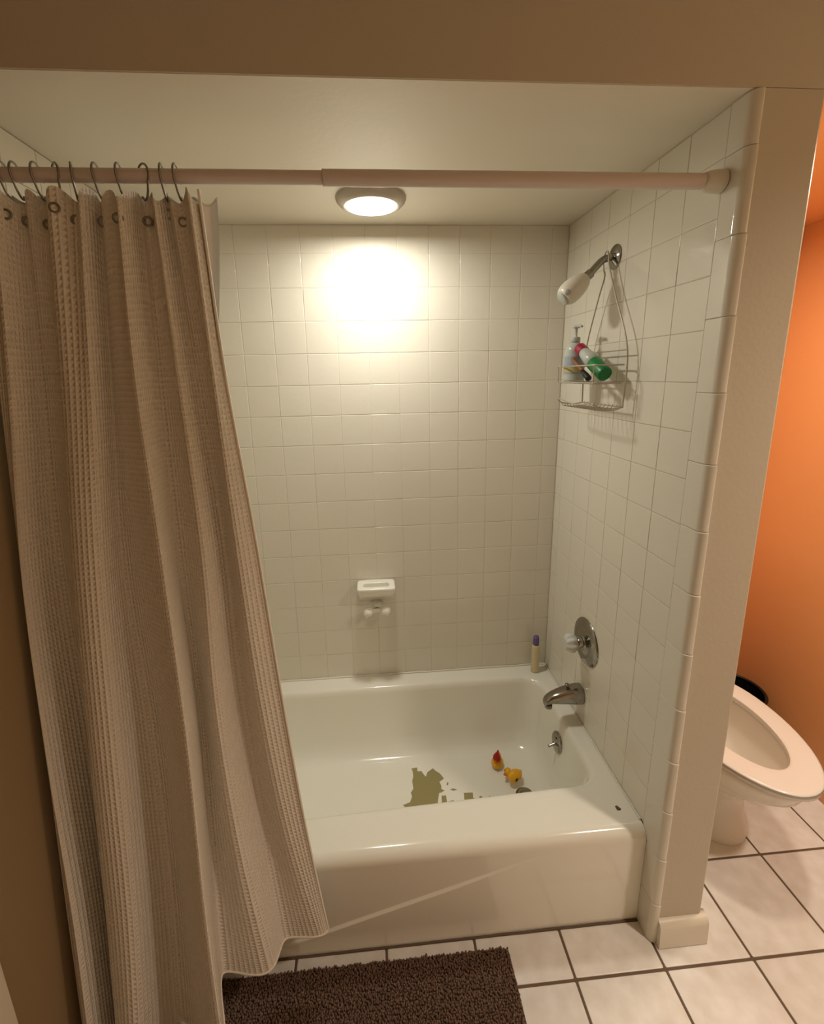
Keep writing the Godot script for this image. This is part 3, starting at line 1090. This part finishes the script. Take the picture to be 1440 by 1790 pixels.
func faucet() -> void:
	var t := thing("shower_valve", "round chrome shower valve with a clear faceted knob on the right wall", "faucet", Vector3(XR - 0.002, 0.640, 0.330))
	var m := MB.new()
	m.lathe([Vector2(0.0, 0.020), Vector2(0.022, 0.020), Vector2(0.026, 0.018), Vector2(0.028, 0.0125), Vector2(0.050, 0.0115), Vector2(0.054, 0.013), Vector2(0.058, 0.0125), Vector2(0.074, 0.008), Vector2(0.081, 0.004), Vector2(0.083, 0.0)], Vector3.ZERO, Vector3.LEFT, 56)
	put("escutcheon", m.done(), M.chrome, t)
	m = MB.new()
	m.lathe([Vector2(0.0, 0.015), Vector2(0.019, 0.015), Vector2(0.020, 0.017), Vector2(0.018, 0.030), Vector2(0.015, 0.034), Vector2(0.0, 0.034)], Vector3.ZERO, Vector3.LEFT, 28)
	put("stem", m.done(), M.chrome, t)
	m = MB.new()
	var rows := []
	for p in [[0.016, 0.034, 0.0], [0.024, 0.038, 0.06], [0.030, 0.050, 0.12], [0.030, 0.060, 0.12], [0.024, 0.072, 0.08], [0.016, 0.076, 0.0]]:
		var row := PackedVector3Array()
		for k in 40:
			var a := TAU * k / 40.0
			var r: float = p[0] * (1.0 + p[2] * cos(a * 8.0))
			row.append(Vector3(-p[1], cos(a) * r, sin(a) * r))
		rows.append(row)
	m.grid(rows, true)
	m.cap(rows[0], Vector3.RIGHT)
	m.cap(rows[5], Vector3.LEFT)
	put("knob", m.done(), M.clear, t).set_meta("label", "clear faceted plastic knob")
	m = MB.new()
	m.lathe([Vector2(0.0, 0.030), Vector2(0.009, 0.032), Vector2(0.009, 0.052), Vector2(0.005, 0.056), Vector2(0.0, 0.056)], Vector3.ZERO, Vector3.LEFT, 16)
	put("core", m.done(), M.dull_metal, t)

	var s := thing("tub_spout", "chrome tub spout with a diverter knob, below the shower valve", "faucet", Vector3(XR - 0.002, 0.428, 0.322))
	m = MB.new()
	rows = []
	# cross-sections along the spout: distance, top, bottom, half width
	for a in [[0.0, 0.031, -0.033, 0.030], [0.002, 0.033, -0.035, 0.032], [0.020, 0.033, -0.034, 0.0315], [0.050, 0.028, -0.031, 0.029], [0.080, 0.019, -0.029, 0.0255], [0.105, 0.009, -0.027, 0.022], [0.120, 0.000, -0.029, 0.0195], [0.129, -0.009, -0.032, 0.017], [0.134, -0.018, -0.034, 0.013], [0.135, -0.024, -0.034, 0.008]]:
		var row := PackedVector3Array()
		for k in 28:
			var an := TAU * k / 28.0
			var cy: float = (a[1] + a[2]) / 2
			var hy: float = (a[1] - a[2]) / 2
			var sy := signf(sin(an)) * pow(absf(sin(an)), 0.8)
			var sx := signf(cos(an)) * pow(absf(cos(an)), 0.75)
			row.append(Vector3(-a[0], cy + hy * sy, sx * a[3]))
		rows.append(row)
	m.grid(rows, true)
	m.cap(rows[0], Vector3.RIGHT)
	m.cap(rows[-1], Vector3.LEFT)
	put("body", m.done(), M.chrome, s)
	m = MB.new()
	m.lathe([Vector2(0.013, 0.0), Vector2(0.013, 0.012), Vector2(0.0105, 0.012), Vector2(0.0105, 0.002), Vector2(0.0, 0.002)], Vector3(-0.117, -0.036, 0), Vector3.DOWN, 20)
	put("outlet", m.done(), M.dull_metal, s)
	m = MB.new()
	m.lathe([Vector2(0.004, 0.0), Vector2(0.004, 0.008), Vector2(0.0085, 0.010), Vector2(0.009, 0.014), Vector2(0.006, 0.017), Vector2(0.0, 0.0175)], Vector3(-0.052, 0.026, 0), Vector3.UP, 18)
	put("diverter_knob", m.done(), M.chrome, s)


func wire(parent: Node, called: String, pts: Array, r := 0.0017, smooth := 0) -> void:
	var m := MB.new()
	m.tube(smooth_path(pts, smooth) if smooth > 0 else pts, r, 8)
	put(called, m.done(), M.wire, parent)


func caddy() -> void:
	# origin on the wall face below the arm; local x is out from the wall (negative), z along it
	var o := Vector3(XR - 0.003, 1.455, 0.345)
	var t := thing("shower_caddy", "white wire shower caddy hung from the shower arm", "shower caddy", o)
	var zl := -0.112
	var zr := 0.124
	var xb := -0.024
	var xf := -0.108
	# hanger: over the arm, kinked, then down both sides
	wire(t, "hanger", [Vector3(xb, 0.0, zl), Vector3(xb, 0.155, zl), Vector3(xb, 0.30, -0.058), Vector3(xb, 0.365, -0.026), Vector3(xb - 0.001, 0.385, -0.032), Vector3(xb - 0.002, 0.412, -0.036), Vector3(xb - 0.002, 0.428, -0.030), Vector3(xb - 0.002, 0.4335, -0.021),
			Vector3(xb - 0.002, 0.428, -0.012), Vector3(xb - 0.001, 0.400, -0.006), Vector3(xb, 0.36, 0.012), Vector3(xb, 0.30, 0.045), Vector3(xb, 0.155, zr), Vector3(xb, 0.0, zr)], 0.0023, 6)
	# basket rails
	var ring := func(y: float, grow: float) -> Array:
		var pts := []
		for p in rrect(xf - grow, xb, zl - grow, zr + grow, 0.018, y, 4, 2):
			pts.append(p)
		pts.append(pts[0])
		return pts
	wire(t, "rail", ring.call(0.116, 0.004), 0.0021)
	wire(t, "rail", ring.call(0.068, 0.0), 0.0021)
	wire(t, "rail", [Vector3(xb, 0.155, zl), Vector3(xb, 0.155, zr)], 0.0018)
	for k in 8:
		var z := lerpf(zl + 0.012, zr - 0.012, k / 7.0)
		wire(t, "floor_wire", [Vector3(xb, 0.068, z), Vector3(xb - 0.004, 0.066, z), Vector3(xf + 0.004, 0.066, z), Vector3(xf, 0.068, z)], 0.0014)
	for z in [zl + 0.004, zr - 0.004]:
		wire(t, "corner_wire", [Vector3(xf - 0.002, 0.068, z), Vector3(xf - 0.004, 0.116, z)], 0.0016)
	# soap rack below
	wire(t, "rack_frame", [Vector3(xb, 0.002, zl), Vector3(xb - 0.03, -0.002, zl), Vector3(xf + 0.012, 0.004, zl + 0.004), Vector3(xf, 0.016, zl + 0.012), Vector3(xf + 0.006, 0.004, 0.0), Vector3(xf, 0.012, zr - 0.012), Vector3(xf + 0.012, 0.004, zr - 0.004), Vector3(xb - 0.03, -0.002, zr), Vector3(xb, 0.002, zr)], 0.0018, 5)
	wire(t, "rail", [Vector3(xb, 0.002, zl), Vector3(xb, 0.002, zr)], 0.0018)
	for k in 11:
		var z := lerpf(zl + 0.018, zr - 0.010, k / 10.0)
		wire(t, "rack_wire", [Vector3(xb, 0.006, z), Vector3(xb - 0.008, -0.006, z), Vector3(xf + 0.02, -0.007, z), Vector3(xf + 0.006, 0.004, z)], 0.0013, 3)

	# clear pump bottle at the back end
	var b := thing("pump_bottle", "clear pump bottle standing at the back end of the wire caddy", "bottle", o + Vector3(-0.075, 0.0715, -0.078))
	var m := MB.new()
	m.lathe([Vector2(0.0, 0.0), Vector2(0.026, 0.0), Vector2(0.029, 0.003), Vector2(0.029, 0.090), Vector2(0.026, 0.103), Vector2(0.016, 0.112), Vector2(0.0125, 0.116), Vector2(0.012, 0.120), Vector2(0.0, 0.120)], Vector3.ZERO, Vector3.UP, 28)
	put("body", m.done(), M.gel, b)
	m = MB.new()
	m.lathe([Vector2(0.0293, 0.022), Vector2(0.0296, 0.023), Vector2(0.0296, 0.074), Vector2(0.0293, 0.075)], Vector3.ZERO, Vector3.UP, 28)
	var lab := put("paper_label", m.done(), mat(Color(0.62, 0.66, 0.72), 0.5), b)
	m = MB.new()
	m.lathe([Vector2(0.0297, 0.026), Vector2(0.0299, 0.0265), Vector2(0.0299, 0.046), Vector2(0.0297, 0.0465)], Vector3.ZERO, Vector3.UP, 28)
	put("band", m.done(), mat(Color(0.74, 0.70, 0.48), 0.5), lab)
	m = MB.new()
	m.lathe([Vector2(0.0, 0.116), Vector2(0.014, 0.116), Vector2(0.0145, 0.130), Vector2(0.010, 0.133), Vector2(0.0045, 0.134), Vector2(0.0045, 0.158), Vector2(0.011, 0.159), Vector2(0.0115, 0.166), Vector2(0.0, 0.168)], Vector3.ZERO, Vector3.UP, 20)
	m.tube([Vector3(0, 0.163, 0), Vector3(0, 0.164, 0.025), Vector3(0, 0.160, 0.038)], [0.005, 0.0042, 0.0035], 10)
	put("pump", m.done(), M.gel, b)

	# bottle lying aslant, magenta cap up, green body down
	var c := thing("shampoo_bottle", "green bottle with a magenta cap leaning across the wire caddy", "bottle", o + Vector3(-0.060, 0.0890, 0.088))
	var d := Vector3(-0.10, 0.50, -0.82).normalized()
	m = MB.new()
	m.lathe([Vector2(0.0, 0.0), Vector2(0.018, 0.0), Vector2(0.0205, 0.003), Vector2(0.0215, 0.010), Vector2(0.0215, 0.066), Vector2(0.0, 0.066)], Vector3.ZERO, d, 24)
	put("body", m.done(), M.green, c)
	m = MB.new()
	m.lathe([Vector2(0.0, 0.066), Vector2(0.0205, 0.066), Vector2(0.0205, 0.090), Vector2(0.018, 0.115), Vector2(0.0155, 0.130), Vector2(0.0, 0.130)], Vector3.ZERO, d, 24)
	put("neck", m.done(), M.gel, c)
	m = MB.new()
	m.lathe([Vector2(0.0, 0.128), Vector2(0.0165, 0.128), Vector2(0.0175, 0.130), Vector2(0.0170, 0.155), Vector2(0.015, 0.158), Vector2(0.0, 0.1585)], Vector3.ZERO, d, 20)
	put("cap", m.done(), M.magenta, c)

	# brown-handled brush under it
	var e := thing("bath_brush", "brown and black handled brush lying under the green bottle in the caddy", "brush", o + Vector3(-0.088, 0.080, 0.048))
	d = Vector3(-0.02, 0.42, -0.75).normalized()
	m = MB.new()
	m.tube([Vector3.ZERO, d * 0.02, d * 0.045], [0.009, 0.0085, 0.006], 12)
	put("head", m.done(), M.black_plastic, e)
	m = MB.new()
	m.tube([d * 0.043, d * 0.07, d * 0.10, d * 0.125], [0.006, 0.0065, 0.0055, 0.0045], 12)
	put("handle", m.done(), M.brown, e)


func soap_dish() -> void:
	var t := thing("soap_dish", "white ceramic soap dish with a washcloth bar on the tiled back wall", "soap dish", Vector3(-0.004, 0.700, 0.0022))
	var m := MB.new()
	# tray: stacked outlines from under the wall plate out to the lip, then down into the recess
	var rows := []
	for a in [[0.0725, 0.0, 0.006, -0.010, 0.004], [0.0715, 0.0, 0.030, -0.006, 0.010], [0.0705, 0.0, 0.060, 0.010, 0.016], [0.0710, 0.0, 0.074, 0.026, 0.018], [0.0735, 0.0, 0.080, 0.040, 0.014], [0.0745, 0.0, 0.082, 0.049, 0.012], [0.0735, 0.0, 0.081, 0.054, 0.012],
			[0.0700, 0.002, 0.0775, 0.0565, 0.012], [0.0520, 0.026, 0.0630, 0.0565, 0.014], [0.0495, 0.028, 0.0608, 0.0540, 0.013], [0.0475, 0.031, 0.0580, 0.0300, 0.012], [0.043, 0.035, 0.054, 0.0140, 0.008]]:
		var row := rrect(-a[0], a[0], a[1], a[2], minf(a[4], (a[2] - a[1]) * 0.45), 0.0, 6, 4)
		for k in row.size():
			row[k].y = a[3]
		rows.append(row)
	m.grid(rows, true)
	m.cap(rows[-1], Vector3.UP)
	m.cap(rows[0], Vector3.DOWN)
	put("tray", m.done(), M.tub, t)
	m = MB.new()
	m.box(Vector3(-0.0715, -0.030, 0.0), Vector3(0.0715, 0.058, 0.004), 0.0015)
	put("back_plate", m.done(), M.tub, t)
	m = MB.new()
	var pts := []
	var rad := []
	for k in 25:
		var f := k / 24.0
		var x := lerpf(-0.050, 0.050, f)
		var e := absf(f - 0.5) * 2.0
		pts.append(Vector3(x, -0.052 + 0.003 * f, 0.050 + 0.022 * e * e))
		rad.append((0.009 + 0.009 * smoothstep(0.25, 0.55, e)) * (1.0 if e < 0.9 else sqrt(maxf(0.12, 1.0 - pow((e - 0.9) / 0.1, 2.0)))))
	m.tube(pts, rad, 18)
	put("washcloth_bar", m.done(), M.tub, t)
	m = MB.new()
	m.lathe([Vector2(0.024, 0.0), Vector2(0.019, 0.012), Vector2(0.016, 0.030), Vector2(0.015, 0.054)], Vector3(0.0, -0.046, 0.0), Vector3.BACK, 20, Vector2(1.0, 0.7))
	put("post", m.done(), M.tub, t)


func duck(at: Vector3, turn: float, roll: float, called: String, label: String, hood: bool) -> void:
	var t := thing(called, label, "bath toy", at, "rubber ducks in the tub")
	var m := MB.new()
	var rows := []
	for a in [[-0.024, 0.004, 0.004, 0.016], [-0.020, 0.011, 0.010, 0.015], [-0.012, 0.017, 0.0145, 0.0155], [0.0, 0.020, 0.0165, 0.0165], [0.012, 0.0185, 0.0155, 0.0165], [0.020, 0.013, 0.011, 0.0155], [0.0245, 0.005, 0.005, 0.0145]]:
		var row := PackedVector3Array()
		for k in 20:
			var an := TAU * k / 20.0
			row.append(Vector3(a[0], a[3] + sin(an) * a[2] * (1.0 if sin(an) > 0 else 0.95), cos(an) * a[1]))
		rows.append(row)
	m.grid(rows, true)
	m.cap(rows[0], Vector3.LEFT)
	m.cap(rows[6], Vector3.RIGHT)
	m.lathe([Vector2(0.0, -0.001), Vector2(0.007, 0.004), Vector2(0.005, 0.010), Vector2(0, 0.014)], Vector3(-0.020, 0.018, 0), Vector3(-1, 0.8, 0), 12)
	put("body", m.done(), M.yellow, t)
	m = MB.new()
	var pr := []
	for k in 9:
		var an := PI * k / 8.0
		pr.append(Vector2(0.0135 * sin(an), -0.0135 * cos(an)))
	m.lathe(pr, Vector3(0.010, 0.040, 0), Vector3.UP, 20)
	var hd := put("head", m.done(), M.red if hood else M.yellow, t)
	if hood:
		m = MB.new()
		m.lathe([Vector2(0.0125, 0.0), Vector2(0.010, 0.006), Vector2(0.005, 0.014), Vector2(0.0025, 0.022), Vector2(0.0, 0.025)], Vector3(0.010, 0.046, 0), Vector3(-0.15, 1, -0.1), 16)
		put("hood_tip", m.done(), M.red, hd)
	m = MB.new()
	m.lathe([Vector2(0.0055, 0.0), Vector2(0.005, 0.004), Vector2(0.0025, 0.008), Vector2(0.0, 0.009)], Vector3(0.021, 0.037, 0), Vector3(1, -0.05, 0), 12, Vector2(1.0, 0.55))
	put("beak", m.done(), mat(Color(0.80, 0.33, 0.05), 0.4), hd)
	for s in [-1, 1]:
		m = MB.new()
		m.lathe([Vector2(0.0022, 0.0), Vector2(0.0018, 0.001), Vector2(0.0, 0.0014)], Vector3(0.0185, 0.043, s * 0.0088), Vector3(0.65, 0.1, s * 0.75), 10)
		put("eye", m.done(), M.black_plastic, hd)
	m = MB.new()
	m.lathe([Vector2(0.006, 0.0), Vector2(0.0055, 0.0012), Vector2(0.0, 0.0016)], Vector3(0.004, 0.0028, 0.004), Vector3(0.0, -1, 0.25), 14)
	put("squeaker", m.done(), M.dark, t)
	t.rotation = Vector3(roll, turn, 0)
	t.scale = Vector3.ONE * 1.15


func small_things() -> void:
	duck(Vector3(0.447, 0.0455, 0.228), -2.1, 0.0, "rubber_duck", "yellow rubber duck with a pointed red head, farther from the drain", true)
	duck(Vector3(0.496, 0.0840, 0.328), 3.5, 1.75, "rubber_duck", "all-yellow rubber duck tipped on its side near the tub drain", false)
	var t := thing("lotion_bottle", "slim cream bottle with a purple cap on the back corner of the tub rim", "bottle", Vector3(0.653, 0.3202, 0.046))
	var m := MB.new()
	m.lathe([Vector2(0.0, 0.0), Vector2(0.0150, 0.0), Vector2(0.0165, 0.003), Vector2(0.0165, 0.112), Vector2(0.0150, 0.122), Vector2(0.0110, 0.128), Vector2(0.0, 0.128)], Vector3.ZERO, Vector3.UP, 28)
	put("body", m.done(), M.cream, t)
	m = MB.new()
	m.lathe([Vector2(0.0, 0.126), Vector2(0.0120, 0.126), Vector2(0.0125, 0.130), Vector2(0.0120, 0.158), Vector2(0.0100, 0.164), Vector2(0.0, 0.166)], Vector3.ZERO, Vector3.UP, 24)
	put("cap", m.done(), M.purple, t)
